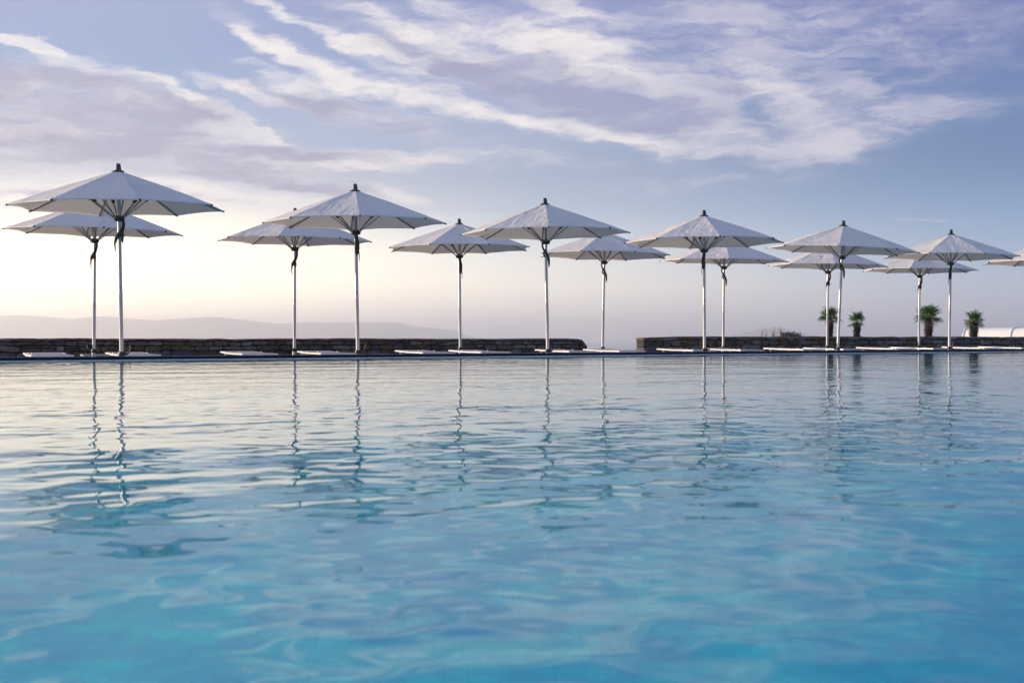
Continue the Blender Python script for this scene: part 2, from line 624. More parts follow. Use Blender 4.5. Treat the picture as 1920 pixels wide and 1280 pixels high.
# ------------------------------------------------------------------ setting
def water_surface():
    """the pool's surface: real ripples (a sum of many small waves) where one can see them, flat towards the hidden ends"""
    import numpy as np
    rg = np.random.RandomState(5)
    UL, NU, Y0, Y1 = .43, 780, 1.0, 37.5
    ys = [Y0]
    while ys[-1] < Y1:
        ys.append(ys[-1] + .0055 + .00165 * ys[-1])
    ys = np.array(ys)
    us = np.linspace(-UL, UL, NU)
    Yg, Ug = np.meshgrid(ys, us, indexing='ij')
    Xg = Ug * (Yg + 1.0)
    h = np.zeros_like(Xg)
    fine_, broad = np.zeros_like(Xg), np.zeros_like(Xg)
    n = 56
    for i in range(n):
        lam = .085 * (.52 / .085) ** ((i + .5) / n)
        th = rg.uniform(0, 2 * math.pi)
        k = 2 * math.pi / lam
        am = 1.0 / k * (.6 + .4 * (lam / .52) ** -.15)
        fine_ += am * np.cos(k * (Xg * math.cos(th) * 1.15 + Yg * math.sin(th) * .9) + rg.uniform(0, 6.3))
    fine_ *= math.sqrt(2.0 / n)
    for i in range(12):
        lam = .6 * (2.6 / .6) ** ((i + .5) / 12)
        th = rg.uniform(0, 2 * math.pi)
        k = 2 * math.pi / lam
        broad += 1.0 / k * np.cos(k * (Xg * math.cos(th) + Yg * math.sin(th)) + rg.uniform(0, 6.3))
    broad *= math.sqrt(2.0 / 12)
    patch = np.zeros_like(Xg)
    for i in range(7):
        lam = rg.uniform(2.5, 7)
        th = rg.uniform(0, 2 * math.pi)
        k = 2 * math.pi / lam
        patch += np.cos(k * (Xg * math.cos(th) + Yg * math.sin(th)) + rg.uniform(0, 6.3)) / 7
    N_ = (Xg - P0.x) * NRM.x + (Yg - P0.y) * NRM.y            # distance from the far edge (negative = in the pool)
    t = np.clip((N_ + 16.5) / 11.0, 0, 1)
    t = t * t * (3 - 2 * t)
    amp = SLOPE * (1.0 - .45 * t) * (1.0 + .55 * patch)
    edge = np.clip((UL - np.abs(Ug)) / .015, 0, 1) * np.clip((Yg - Y0) / .1, 0, 1)
    h = (fine_ * amp + broad * SLOPE * .30) * edge
    keep = N_ < -.045
    idx = np.arange(Xg.size).reshape(Xg.shape)
    q = np.stack([idx[:-1, :-1], idx[:-1, 1:], idx[1:, 1:], idx[1:, :-1]], -1).reshape(-1, 4)
    ok = (keep[:-1, :-1] & keep[:-1, 1:] & keep[1:, 1:] & keep[1:, :-1]).reshape(-1)
    q = q[ok]
    used = np.unique(q)
    remap = -np.ones(Xg.size, dtype=np.int64)
    remap[used] = np.arange(used.size)
    q = remap[q]
    co = np.stack([Xg.reshape(-1), Yg.reshape(-1), (h + WZ).reshape(-1)], -1)[used]
    # flat remainder: left, right and behind
    def hit(sg):                                           # where the patch's side meets the far edge
        # point (sg*UL*(y+1), y); solve distance from the edge = -.045
        y = (-.045 + P0.x * NRM.x + P0.y * NRM.y - sg * UL * NRM.x) / (sg * UL * NRM.x + NRM.y)
        return (sg * UL * (y + 1), y, WZ)
    def cut(sg):
        return (sg * UL * (Y0 + 1), Y0, WZ)
    ex = [cut(-1), hit(-1), pe(S0, -.045, WZ), pe(S0, NB, WZ), pe(S1, NB, WZ), pe(S1, -.045, WZ), hit(1), cut(1)]
    ex += [pe(S0, -.16, WZ - .003), pe(S1, -.16, WZ - .003), pe(S1, -.044, WZ - .003), pe(S0, -.044, WZ - .003)]   # closes the surface along the edge
    o = len(co)
    co = np.concatenate([co, np.array(ex)])
    tri = [(o + 0, o + 1, o + 2, o + 3), (o + 7, o + 4, o + 5, o + 6), (o + 0, o + 3, o + 4, o + 7), (o + 8, o + 9, o + 10, o + 11)]
    me = bpy.data.meshes.new('pool_water')
    me.vertices.add(len(co))
    me.vertices.foreach_set('co', co.astype(np.float32).reshape(-1))
    faces = np.concatenate([q, np.array(tri)])
    me.loops.add(len(faces) * 4)
    me.loops.foreach_set('vertex_index', faces.astype(np.int32).reshape(-1))
    me.polygons.add(len(faces))
    me.polygons.foreach_set('loop_start', np.arange(0, len(faces) * 4, 4, dtype=np.int32))
    me.polygons.foreach_set('use_smooth', np.ones(len(faces), dtype=bool))
    me.materials.append(M['water'])
    me.update()
    me.validate()
    return me


SLOPE = .0155
tag(link('pool_water', water_surface()), kind='structure')

pb = MB()
a, b, c, d = pe(S0, NB, DEEP), pe(S1, NB, DEEP), pe(S1, 0, DEEP), pe(S0, 0, DEEP)
pb.add([a, b, c, d], [(0, 1, 2, 3)])
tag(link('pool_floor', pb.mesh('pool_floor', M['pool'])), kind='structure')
pw = MB()
zt = .03
for (p, q) in (((S0, NB), (S1, NB)), ((S1, NB), (S1, 0)), ((S1, 0), (S0, 0)), ((S0, 0), (S0, NB))):
    pw.add([pe(*p, DEEP), pe(*q, DEEP), pe(*q, zt), pe(*p, zt)], [(0, 1, 2, 3)])
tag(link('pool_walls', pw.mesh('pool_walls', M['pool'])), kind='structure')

# pale band under the coping and the kerb that carries the coping on the terrace side
kb = MB()


def srect(mb, s0, s1, n0, n1, z0, z1):
    vs = [pe(s, n, z) for s in (s0, s1) for n in (n0, n1) for z in (z0, z1)]
    mb.add(vs, [(0, 1, 3, 2), (4, 6, 7, 5), (0, 4, 5, 1), (2, 3, 7, 6), (0, 2, 6, 4), (1, 5, 7, 3)])


srect(kb, S0 - .3, S1 + .3, -.052, .36, DECK - .2, .044)
edge = tag(link('pool_edge', kb.mesh('pool_edge', M['pale'])), kind='structure')
gm = MB()
srect(gm, S0, S1, -.004, .352, .0435, .079)
link('grout_bed', gm.mesh('grout_bed', M['grout']), edge)
# coping tiles, each with a rounded nose towards the water
TL = .30


def coping_mesh(k):
    r = random.Random(k)
    mb = MB()
    prof = [(-.030, .047), (-.036, .056), (-.036, .074), (-.026, .086), (-.010, .091), (.345, .091), (.356, .084), (.356, .047)]
    g0 = .002
    vs, n = [], len(prof)
    for s in (g0, TL - g0):
        for (a, z) in prof:
            vs.append((s, a, z + r.uniform(-.0008, .0008)))
    fs = [(i, (i + 1) % n, n + (i + 1) % n, n + i) for i in range(n)] + [tuple(reversed(range(n))), tuple(range(n, 2 * n))]
    mb.add(vs, fs)
    return mb.mesh('coping_tile', M['coping'], True)


cms = [coping_mesh(k) for k in range(5)]
s = -4.0
while s < 33:
    o = link('coping_tile', rnd.choice(cms), edge)
    o.location = pe(s, 0, rnd.uniform(-.001, .001))
    o.rotation_euler = (0, 0, ANG + rnd.uniform(-.003, .003))
    s += TL

# terrace beyond the pool and round the other sides
tm = MB()
srect(tm, -45, 80, .36, 34, DECK - .3, DECK)
srect(tm, -45, 80, NB - 12, NB, -.3, .05)
srect(tm, -45, S0, NB, .36, -.3, .05)
srect(tm, S1, 80, NB, .36, -.3, .05)
tag(link('terrace', tm.mesh('terrace', M['deck'])), kind='structure')

sl = MB()
rows = []
for j in range(14):
    t = j / 13
    n = 33.9 + 260 * t
    rows.append([pe(-400 + 900 * i / 30, n, DECK - .31 - 41 * t ** .8 + noise.noise((i * .5, j * .7, 0)) * 3 * min(1, t * 4)) for i in range(31)])
vs = [p for r_ in rows for p in r_]
sl.add(vs, [(j * 31 + i, j * 31 + i + 1, (j + 1) * 31 + i + 1, (j + 1) * 31 + i) for j in range(13) for i in range(30)])
tag(link('hillside', sl.mesh('hillside', M['slope'], True)), kind='structure')

SEAZ = -40.0
sm = MB().add([(-26000, -3000, SEAZ), (26000, -3000, SEAZ), (26000, 32000, SEAZ), (-26000, 32000, SEAZ)], [(0, 1, 2, 3)])
tag(link('sea', sm.mesh('sea', M['sea'])), kind='structure')


def ridge(name, prof, D, depth, seed):
    """mountain range: crest heights from (photo column, photo row) pairs at distance D"""
    mb = MB()
    n, m_ = 150, 14
    x0, x1 = prof[0][0], prof[-1][0]

    def crest(x):
        for (xa, ya), (xb, yb) in zip(prof, prof[1:]):
            if xa <= x <= xb:
                t = (x - xa) / (xb - xa)
                t = t * t * (3 - 2 * t)
                return ya + (yb - ya) * t
        return prof[-1][1]
    vs = []
    for j in range(m_):
        t = j / (m_ - 1)                 # 0 front foot .. 1 back foot
        k = sin(pi * t) ** 1.2
        for i in range(n):
            x = x0 + (x1 - x0) * i / (n - 1)
            hz = (HY - crest(x) - 1.0) / F * D + CAMZ - SEAZ
            Y = D + depth * (t - .5)
            X = at(x, D)
            nn = noise.fractal(Vector((X / 700, Y / 700, seed)), 1.0, 2.0, 5)
            z = hz * k * (1 + .0 * nn) + nn * 55 * k * (1 - k) * 2.2 + nn * 6 * k
            vs.append((X, Y, SEAZ + max(z, -2) - .5))
    mb.add(vs, [(j * n + i, j * n + i + 1, (j + 1) * n + i + 1, (j + 1) * n + i) for j in range(m_ - 1) for i in range(n - 1)])
    return tag(link(name, mb.mesh(name, M['hill'], True)), kind='structure')


ridge('mountain_range', [(-700, 610), (-400, 598), (-150, 600), (0, 591), (50, 590), (100, 593), (150, 598), (200, 592), (250, 597), (300, 600), (350, 597),
                         (405, 593), (450, 598), (520, 606), (565, 604), (640, 604), (740, 603), (790, 612), (850, 618), (880, 630), (905, 641)], 12000, 4200, 1.3)
ridge('distant_island', [(1340, 641), (1375, 630), (1405, 621), (1435, 613), (1460, 612), (1490, 620), (1515, 630), (1550, 641)], 11000, 2000, 4.1)

# ------------------------------------------------------------------ haze
hz = MB().box((0, 14500, 87), (53000, 36000, 256.0))
hm = bpy.data.materials.new('haze_air')
hm.use_nodes = True
hn = hm.node_tree
hn.nodes.clear()
pv = hn.nodes.new('ShaderNodeVolumePrincipled')
pv.inputs['Color'].default_value = (.985, .985, .985, 1)
pv.inputs['Density'].default_value = 1.6e-4
pv.inputs['Anisotropy'].default_value = .6
ho = hn.nodes.new('ShaderNodeOutputMaterial')
hn.links.new(pv.outputs[0], ho.inputs['Volume'])
hme = hz.mesh('haze', hm)
tag(link('haze', hme), kind='stuff')


# ------------------------------------------------------------------ dry-stone walls
def stone_mesh(name, quad, thick, m, r):
    """one walling stone: quad = four (s, z) corners, ccw from lower left"""
    pts = []
    for i in range(4):
        p, q = Vector(quad[i] + (0,)), Vector(quad[(i + 1) % 4] + (0,))
        k = r.uniform(.06, .30)
        pts.append(p.lerp(q, k))
        pts.append(p.lerp(q, 1 - r.uniform(.06, .30)))
    c = sum(pts, Vector()) / 8
    pts = [p + (c - p) * r.uniform(-.01, .05) for p in pts]
    f = r.uniform(-.012, .022)           # how proud the face stands
    vs, n = [], 8
    for (inset, y) in ((0.03, thick / 2 - r.uniform(0, .02)), (0.0, thick * .3), (0, -thick / 2 + .018 - f), (.10, -thick / 2 - f)):
        for p in pts:
            q = p + (c - p) * inset
            vs.append((q.x, y + (r.uniform(-.006, .006) if inset == .10 else 0), q.y))
    vs.append((c.x, -thick / 2 - f - r.uniform(0, .008), c.y))
    vs.append((c.x, thick / 2, c.y))
    fs = []
    for a in range(3):
        for i in range(n):
            fs.append((a * n + i, (a + 1) * n + i, (a + 1) * n + (i + 1) % n, a * n + (i + 1) % n))
    for i in range(n):
        fs.append((3 * n + i, 4 * n, 3 * n + (i + 1) % n))
        fs.append((i, (i + 1) % n, 4 * n + 1))
    me = bpy.data.meshes.new(name)
    me.from_pydata(vs, [], fs)
    me.materials.append(m)
    me.update()
    return me


def stone_wall(name, label, A, B, top, rowh, lens, seed, group=None):
    """A, B ground points (x, y); top(s) = height above the terrace"""
    r = random.Random(seed)
    A, B = Vector(A), Vector(B)
    L = (B - A).length
    root = empty(name, (A.x, A.y, DECK), atan2(B.y - A.y, B.x - A.x))
    tag(root, label, 'wall', group)
    th = .34
    core = MB()
    k = max(4, int(L / .25))
    vs = []
    for i in range(k + 1):
        s = .04 + (L - .08) * i / k
        h = top(s, L) - .022
        vs += [(s, -th / 2 + .035, 0), (s, th / 2 - .02, 0), (s, th / 2 - .02, h), (s, -th / 2 + .035, h)]
    fs = [(4 * i + a, 4 * i + (a + 1) % 4, 4 * i + 4 + (a + 1) % 4, 4 * i + 4 + a) for i in range(k) for a in range(4)]
    fs += [(3, 2, 1, 0), (4 * k, 4 * k + 1, 4 * k + 2, 4 * k + 3)]
    core.add(vs, fs)
    link('mortar', core.mesh('mortar', M['mortar']), root)
    nr = len(rowh)
    tot_h = sum(rowh)
    base = [sum(rowh[:i]) / tot_h for i in range(nr + 1)]

    def lev(i, s):
        if i == 0:
            return 0.0
        t = base[i] + (0 if i == nr else .055 * noise.noise((s * 1.3, i * 9.1, seed)) + .045 * noise.noise((s * 3.4, i * 3.3, seed)))
        return t * top(s, L) + (.022 * noise.noise((s * 3, 77, seed)) if i == nr else 0)
    g_ = .008
    for i in range(nr):
        s = 0.0
        lean = 0.0
        while s < L - .02:
            w = r.uniform(*lens) * (1.25 if r.random() < .2 else 1)
            if L - s < .5 and seed == 11:
                w = min(w, .13)              # small stones turn the rounded end
            e = min(L, s + w)
            if L - e < (.05 if seed == 11 else .12):
                e = L
            nl = 0 if e == L else r.uniform(-.03, .03)
            zl0, zl1, zr0, zr1 = lev(i, s), lev(i + 1, s), lev(i, e), lev(i + 1, e)
            z0, z1 = zl0, zl1
            st = []
            if r.random() < .22 and (z1 - z0) > .1 and w > .2 and i < nr - 1:     # two thin stones one above the other
                q = r.uniform(.4, .6)
                ml, mr = zl0 + (zl1 - zl0) * q, zr0 + (zr1 - zr0) * (q + r.uniform(-.08, .08))
                st = [((s + g_, zl0 + g_), (e - g_, zr0 + g_), (e - g_ + nl * .5, mr - g_), (s + g_ + lean * .5, ml - g_)),
                      ((s + g_ + lean * .5, ml + g_), (e - g_ + nl * .5, mr + g_), (e - g_ + nl, zr1 - g_), (s + g_ + lean, zl1 - g_))]
            else:
                st = [((s + g_, zl0 + g_), (e - g_, zr0 + g_), (e - g_ + nl, zr1 - g_), (s + g_ + lean, zl1 - g_))]
            for qd in st:
                me = stone_mesh('stone', qd, th, r.choices(STONE, (5, 4, 3, 4, 2, 1))[0], r)
                link('stone', me, root)
            s, lean = e, nl
    return root


def wl(x, off, k=.7565):
    t = (x - 960) / F
    D = off / (1 - k * t)
    return (t * D, D)


def top_left(s, L):
    h = .600 + .004 * sin(s * .9)
    e = (L - s) / .30
    if e < 1:
        h *= .30 + .70 * sqrt(max(0, 1 - (1 - e) ** 2))
    return h


def top_right(s, L):
    return .612 + min(1, s / 1.6) * .052 + .005 * sin(s)


stone_wall('stone_wall', 'long dark dry stone wall behind the left umbrellas, rounded at its open end', wl(-60, 37.6), wl(1094, 37.6), top_left,
           [.17, .15, .12, .10, .07], (.16, .56), 11, 'low dry stone walls along the terrace')
stone_wall('stone_wall', 'dark dry stone wall in front of the small palms with square end beside the gap', wl(1199, 38.6), wl(1965, 38.6), top_right,
           [.19, .16, .14, .11], (.24, .60), 23, 'low dry stone walls along the terrace')

# ------------------------------------------------------------------ umbrellas
RAD = 1.725
Z_APEX, Z_RIM, Z_HUB, Z_TOP = 3.05 - DECK, 2.46 - DECK, 2.28 - DECK, 3.164 - DECK


def zc(r):                                     # height of the cloth along a rib
    t = r / RAD
    return Z_APEX + (Z_RIM - Z_APEX) * (t - .02 * sin(pi * t))


def panel_mesh(seed):
    r_ = random.Random(seed)
    mb = MB()
    nr_, na = 12, 8
    vs = []
    half = pi / 8
    sag = r_.uniform(.6, 1.3)
    for i in range(nr_ + 1):
        t = .045 + (1 - .045) * i / nr_
        for j in range(na + 1):
            a = -half + 2 * half * j / na
            e = 1 - (a / half) ** 2            # 0 on the ribs, 1 between them
            chord = cos(half) / cos(a)         # straight cloth between the ribs
            r = RAD * t * chord * (1 - .028 * e * t)
            z = zc(RAD * t) + (-.012 * sag * e * sin(pi * t) * 1.2) + .014 * e * t ** 3
            z += .009 * noise.noise((i * .4, j * .5, seed)) * t
            vs.append((r * cos(a), r * sin(a), z))
    fs = [(i * (na + 1) + j, (i + 1) * (na + 1) + j, (i + 1) * (na + 1) + j + 1, i * (na + 1) + j + 1) for i in range(nr_) for j in range(na)]
    # hem: a narrow strip turned down at the rim
    o = len(vs)
    for j in range(na + 1):
        x, y, z = vs[nr_ * (na + 1) + j]
        vs.append((x * 1.0008, y * 1.0008, z - .018))
    fs += [(nr_ * (na + 1) + j, o + j, o + j + 1, nr_ * (na + 1) + j + 1) for j in range(na)]
    mb.add(vs, fs)
    return mb.mesh('canopy_panel', M['canvas'], True)


panels = [panel_mesh(i) for i in range(6)]
U = {}
U['pole'] = MB().lathe([(.032, .30), (.032, 1.30), (.0325, 1.302), (.0325, 1.33), (.030, 1.332), (.030, Z_TOP - .16)], 14).mesh('pole', M['pole'], True)
U['socket'] = MB().lathe([(.17, .0), (.17, .012), (.06, .03), (.045, .035), (.041, .31), (.041, .325)], 16).mesh('ground_socket', M['alu'], True)
U['clamp'] = MB().lathe([(.047, .315), (.052, .322), (.052, .378), (.046, .386)], 14).box((.055, 0, .35), (.05, .03, .05)).mesh('clamp_collar', M['black'], True)
U['lever'] = MB().tube([(.075, 0, .345), (.105, 0, .36), (.125, 0, .40), (.135, 0, .455), (.142, 0, .50)], [.018, .017, .013, .010, .005], 8, .7, (0, 1, 0)).mesh('lever', M['black'], True)
U['hub'] = MB().lathe([(.045, -.045), (.075, -.035), (.088, -.01), (.088, .022), (.060, .035), (.045, .05)], 16, (0, 0, Z_HUB)).mesh('hub', M['black'], True)
U['upper'] = MB().lathe([(.05, 0), (.062, .005), (.062, .05), (.045, .06)], 14, (0, 0, Z_APEX - .14)).mesh('top_collar', M['black'], True)
U['finial'] = MB().lathe([(.0, -.004), (.098, -.012), (.102, -.004), (.092, .004), (.058, .016), (.050, .022), (.040, .095), (.034, .118), (.022, .124), (.0, .125)], 18, (0, 0, Z_APEX - .012)).mesh('finial', M['finial'], True)
ra, rb = .07, RAD * 1.0
U['rib'] = MB().bar((ra, 0, zc(ra) - .024), (RAD * .5, 0, zc(RAD * .5) - .020), .022, .026).bar((RAD * .5, 0, zc(RAD * .5) - .020), (rb - .02, 0, zc(rb - .02) - .018), .022, .0255).mesh('rib', M['alu'])
U['cap'] = MB().bar((rb - .04, 0, zc(rb - .04) - .014), (rb + .018, 0, zc(rb + .018) - .012), .024, .026).mesh('rib_cap', M['black'])
rs = .72
sa, sb = Vector((.075, 0, Z_HUB + .01)), Vector((rs, 0, zc(rs) - .035))
U['strut'] = MB().bar(sa, sb, .017, .024, (0, 1, 0)).mesh('strut', M['alu'])
kn = sa.lerp(sb, .62)
U['knuckle'] = MB().bar(kn - Vector((.035, 0, .02)), kn + Vector((.03, 0, .028)), .034, .05, (0, 1, 0)).mesh('knuckle', M['black'])
U['brace'] = MB().bar(kn, (.30, 0, zc(.30) - .036), .012, .016, (0, 1, 0)).mesh('brace', M['alu'])
U['marker'] = MB().box((0, -.037, 1.42), (.012, .008, .05)).mesh('lock_button', M['black'])


def strap_mesh(kind):
    mb = MB()
    h = Z_HUB

    def rib_(pts):
        mb.tube([(x, y, h + z) for x, y, z, w in pts], [w * .86 for *_, w in pts], 8, .38, (1, 0, 0))
    if kind == 0:
        rib_([(.065, -.03, .0, .030), (.082, -.045, -.10, .032), (.060, -.055, -.19, .040), (.010, -.06, -.26, .046), (-.035, -.058, -.32, .034), (-.062, -.055, -.40, .018), (-.060, -.05, -.46, .012), (-.048, -.05, -.53, .007)])
        rib_([(.045, -.05, -.17, .030), (.062, -.056, -.27, .036), (.058, -.056, -.36, .022), (.068, -.05, -.40, .004)])
    elif kind == 1:
        rib_([(.010, -.06, .0, .044), (.012, -.066, -.10, .038), (.030, -.068, -.20, .045), (.026, -.066, -.30, .050), (.020, -.064, -.38, .036), (.022, -.06, -.42, .010)])
        rib_([(.045, -.055, -.28, .016), (.060, -.05, -.42, .009), (.058, -.05, -.52, .006)])
    elif kind == 2:
        rib_([(-.060, -.03, .0, .022), (-.070, -.045, -.08, .020), (-.040, -.058, -.16, .026), (.015, -.062, -.23, .026), (.050, -.055, -.32, .030), (.058, -.05, -.42, .024), (.056, -.05, -.50, .010)])
        rib_([(-.025, -.055, -.17, .018), (-.045, -.05, -.24, .022), (-.02, -.055, -.31, .010)])
    else:
        rib_([(.050, -.03, .0, .026), (.055, -.05, -.12, .030), (.035, -.06, -.20, .034), (.0, -.062, -.27, .040), (-.035, -.06, -.33, .042), (-.052, -.055, -.38, .020), (-.058, -.05, -.47, .012), (-.050, -.05, -.56, .005)])
        rib_([(-.005, -.06, -.24, .03), (.022, -.06, -.33, .036), (.028, -.058, -.40, .008)])
    return mb.mesh('tie_strap', M['strap'], True)


straps = [strap_mesh(k) for k in range(4)]


def umbrella(label, X, D, rot, lean, tilt, strap, mirror, lever, seed, group, open_=1.0):
    r = random.Random(seed)
    root = empty('parasol', (X, D, DECK))
    root.rotation_euler = (0, R(lean), 0)
    tag(root, label, 'parasol', group)
    turn = Matrix.Rotation(R(lever), 4, 'Z')
    link('ground_socket', U['socket'], root)
    p = link('pole', U['pole'], root)
    link('lock_button', U['marker'], p)
    c = link('clamp_collar', U['clamp'], root, turn)
    link('lever', U['lever'], c)
    link('hub', U['hub'], root)
    # the canopy sits a little askew on its pole
    piv = Vector((0, 0, Z_APEX))
    T = Matrix.Translation(piv) @ Matrix.Rotation(R(tilt), 4, 'Y') @ Matrix.Rotation(R(r.uniform(-.8, .8)), 4, 'X') @ Matrix.Translation(-piv) @ Matrix.Diagonal((open_, open_, 1, 1))      # some are cranked a little less open
    link('top_collar', U['upper'], root)
    link('finial', U['finial'], root, T)
    for k in range(8):
        a = R(rot) - pi / 2 + k * pi / 4
        link('canopy_panel', r.choice(panels), root, T @ Matrix.Rotation(a + pi / 8, 4, 'Z'))
        rb_ = link('rib', U['rib'], root, T @ Matrix.Rotation(a, 4, 'Z'))
        link('rib_cap', U['cap'], rb_)
        s_ = link('strut', U['strut'], root, T @ Matrix.Rotation(a, 4, 'Z'))
        link('knuckle', U['knuckle'], s_)
        link('brace', U['brace'], s_)
    sm_ = Matrix.Scale(-1, 4, (1, 0, 0)) if mirror else Matrix.Identity(4)
    link('tie_strap', straps[strap], root, sm_)
    return root


# (photo column of the pole foot, photo column of the pole top, depth, rotation, tilt, strap, mirrored, lever angle, label)
front = [
    (228, 222, 22.8, 26, .8, 0, False, 20, 'leftmost parasol of the front row, the largest, strap twisted across its pole'),
    (671, 666, 25.8, 9, .6, 1, False, 15, 'second parasol from the left in the front row with a wide flat hanging strap'),
    (1027, 1022, 28.4, 1, .2, 2, False, -20, 'third parasol of the front row, standing just before the rounded wall end'),
    (1321, 1320, 31.1, 3, -.2, 1, True, 0, 'fourth parasol of the front row, its pole before the square ended wall'),
    (1571, 1581, 33.8, -15, .2, 2, False, 170, 'fifth parasol of the front row, pole leaning right between two small palms'),
    (1780, 1783, 36.6, 11, .2, 1, True, 30, 'sixth parasol of the front row with pole right of the tallest palm'),
    (1962, 1962, 39.4, 10, 0, 0, False, 0, 'parasol cut by the right picture edge, only its canopy tip showing'),
]
back = [
    (176, 178, 28.0, 22, .6, 3, False, 175, 'leftmost parasol of the back row, half hidden under the largest canopy'),
    (552, 553, 30.6, -2, .4, 3, False, 185, 'second parasol of the back row, canopy tip overlapped by its front neighbour'),
    (863, 861, 33.3, -20, 0, 1, False, 60, 'back row parasol standing clear with its finial visible over the long wall'),
    (1130, 1134, 36.0, -23, -.2, 2, False, 80, 'back row parasol with its pole in the gap between the walls'),
    (1356, 1358, 38.7, -4, 0, 2, False, 0, 'back row parasol just right of the fourth front pole'),
    (1551, 1553, 41.4, -5, .2, 3, False, 0, 'back row parasol whose pole stands before the leftmost palm'),
    (1723, 1725, 44.1, -25, 0, 3, False, 170, 'rightmost parasol of the back row beside the tallest palm'),
]
OPEN = {'white parasols in the fron': (.985, .955, .975, 1.01, 1.03, 1.0, 1.0), 'white parasols in the back': (.985, .957, 1.0, .99, 1.0, .99, 1.0)}
for row, grp in ((front, 'white parasols in the front row along the pool'), (back, 'white parasols in the back row before the wall')):
    for i, (xb, xt, D, rot, tilt, st, mi, lv, lab) in enumerate(row):
        xf = xb + (xb - xt) * .12             # foot of the pole is a little below where the coping hides it
        lean = math.degrees(atan(at(xt, D) - at(xf, D)) / 3.2)
        umbrella(lab, at(xf, D), D, rot, math.degrees(atan((at(xt, D) - at(xf, D)) / 3.2)), tilt, st, mi, lv, i * 7 + len(grp), grp, OPEN[grp[:26]][i])

# ------------------------------------------------------------------ sun loungers
LB = .318                                      # height of the bed above the terrace


def lounger_parts():
    W, L = .72, 1.92                           # bed runs from y = 0 (foot, near) to y = L (head)
    parts = {}
    fr = MB()
    fr.bar((.02, 0, LB - .025), (.02, L * .62, LB - .022), .035, .027).bar((W - .02, 0, LB - .025), (W - .02, L * .62, LB - .022), .035, .027)
    fr.bar((.042, .02, LB - .025), (W - .042, .02, LB - .025), .035, .026)
    parts['bed_frame'] = (fr.mesh('bed_frame', M['lframe']), 0)
    parts['sling'] = (MB().box((W / 2, L * .31 + .02, LB - .014), (W - .085, L * .62 - .05, .014)).mesh('sling', M['sling']), 0)
    up = .022
    bk = MB().bar((.021, L * .62 + .006, LB - .020), (.021, L, LB - .020 + up), .035, .027).bar((W - .021, L * .62 + .006, LB - .020), (W - .021, L, LB - .020 + up), .035, .027)
    bk.bar((.043, L - .02, LB - .020 + up), (W - .043, L - .02, LB - .020 + up), .035, .026)
    parts['backrest_frame'] = (bk.mesh('backrest_frame', M['lframe']), 0)
    bs = MB().bar((W / 2, L * .62 + .01, LB - .012), (W / 2, L - .045, LB - .010 + up), W - .09, .014)
    parts['backrest_sling'] = (bs.mesh('backrest_sling', M['sling']), 0)
    for k, x in enumerate((.075, W - .075)):
        parts['lower_rail%d' % k] = (MB().bar((x, .12, LB - .135), (x, L - .16, LB - .115), .03, .032).mesh('lower_rail', M['lframe']), 1)
    for k, y in enumerate((.10, L - .28)):
        for q, sg in enumerate((0, 1)):
            pts = []
            for i in range(9):
                t = i / 8
                x = t * (W / 2 - .03) + .035
                z = (LB - .05) * (1 - sin(t * pi / 2) ** .9) + .02
                pts.append((x if sg == 0 else W - x, y, z))
            parts['leg%d%d' % (k, q)] = (MB().tube(pts, .018, 6, 1.6, (0, 1, 0)).mesh('leg', M['lframe'], True), 1)
        parts['foot%d' % k] = (MB().box((W / 2, y, .012), (.26, .06, .024)).mesh('foot', M['lframe']), 1)
    for k, (x, y) in enumerate(((.05, L * .62), (W - .05, L * .62), (.05, L * .2))):
        parts['pivot%d' % k] = (MB().lathe([(.016, 0), (.018, .006), (.016, .018), (.006, .022)], 8, (x, y, LB - .003)).mesh('pivot_cap', M['lframe'], True), 1)
    return parts


LP = lounger_parts()


def make_lounger():
    root = empty('sun_lounger')
    for k, (me, _) in LP.items():
        link(me.name.split('.')[0], me, root)
    return root


far_corners = []
pairs = [(42, 200), (415, 555), (738, 843), (1003, 1094), (1229, 1316), (1432, 1505), (1603, 1671), (1766, 1835)]
wherep = ['under the largest parasol', 'below the second front parasol', 'below the clear standing parasol', 'by the rounded wall end',
          'where the square ended wall begins', 'in front of the shrubs on the wall', 'before the palms on the right', 'beside the sixth front parasol']
proto = make_lounger()
first = True
for i, (xa, xb2) in enumerate(pairs):
    for j, x in enumerate((xa, xb2)):
        D = 26.3 + 2.7 * i + .85 * j
        o = proto if first else copy_tree(proto)
        first = False
        az_ = R(23)
        # far left corner at (X, D); the bed comes back towards the pool
        X = at(x, D)
        L = 1.92
        # local +Y = away from the pool, turned 23 degrees to the left
        cx = X + sin(az_) * L
        cy = D - cos(az_) * L
        o.location = (cx, cy, DECK)
        o.rotation_euler = (0, 0, az_ + R(rnd.uniform(-1.2, 1.2)))
        tag(o, 'white sun lounger, %s one of the pair %s' % (('left', 'right')[j], wherep[i]), 'sun lounger', 'white sun loungers lying flat on the terrace')


t = empty('side_table', (-7.45, 25.40, DECK), R(23))
tag(t, 'low pale side table between the two leftmost sun loungers', 'side table')
link('table_top', MB().box((0, 0, .30), (.46, .46, .022)).mesh('table_top', M['sling']), t)
for sx in (-1, 1):
    for sy in (-1, 1):
        link('leg', MB().box((sx * .20, sy * .20, .144), (.025, .025, .288)).mesh('leg', M['lframe']), t)


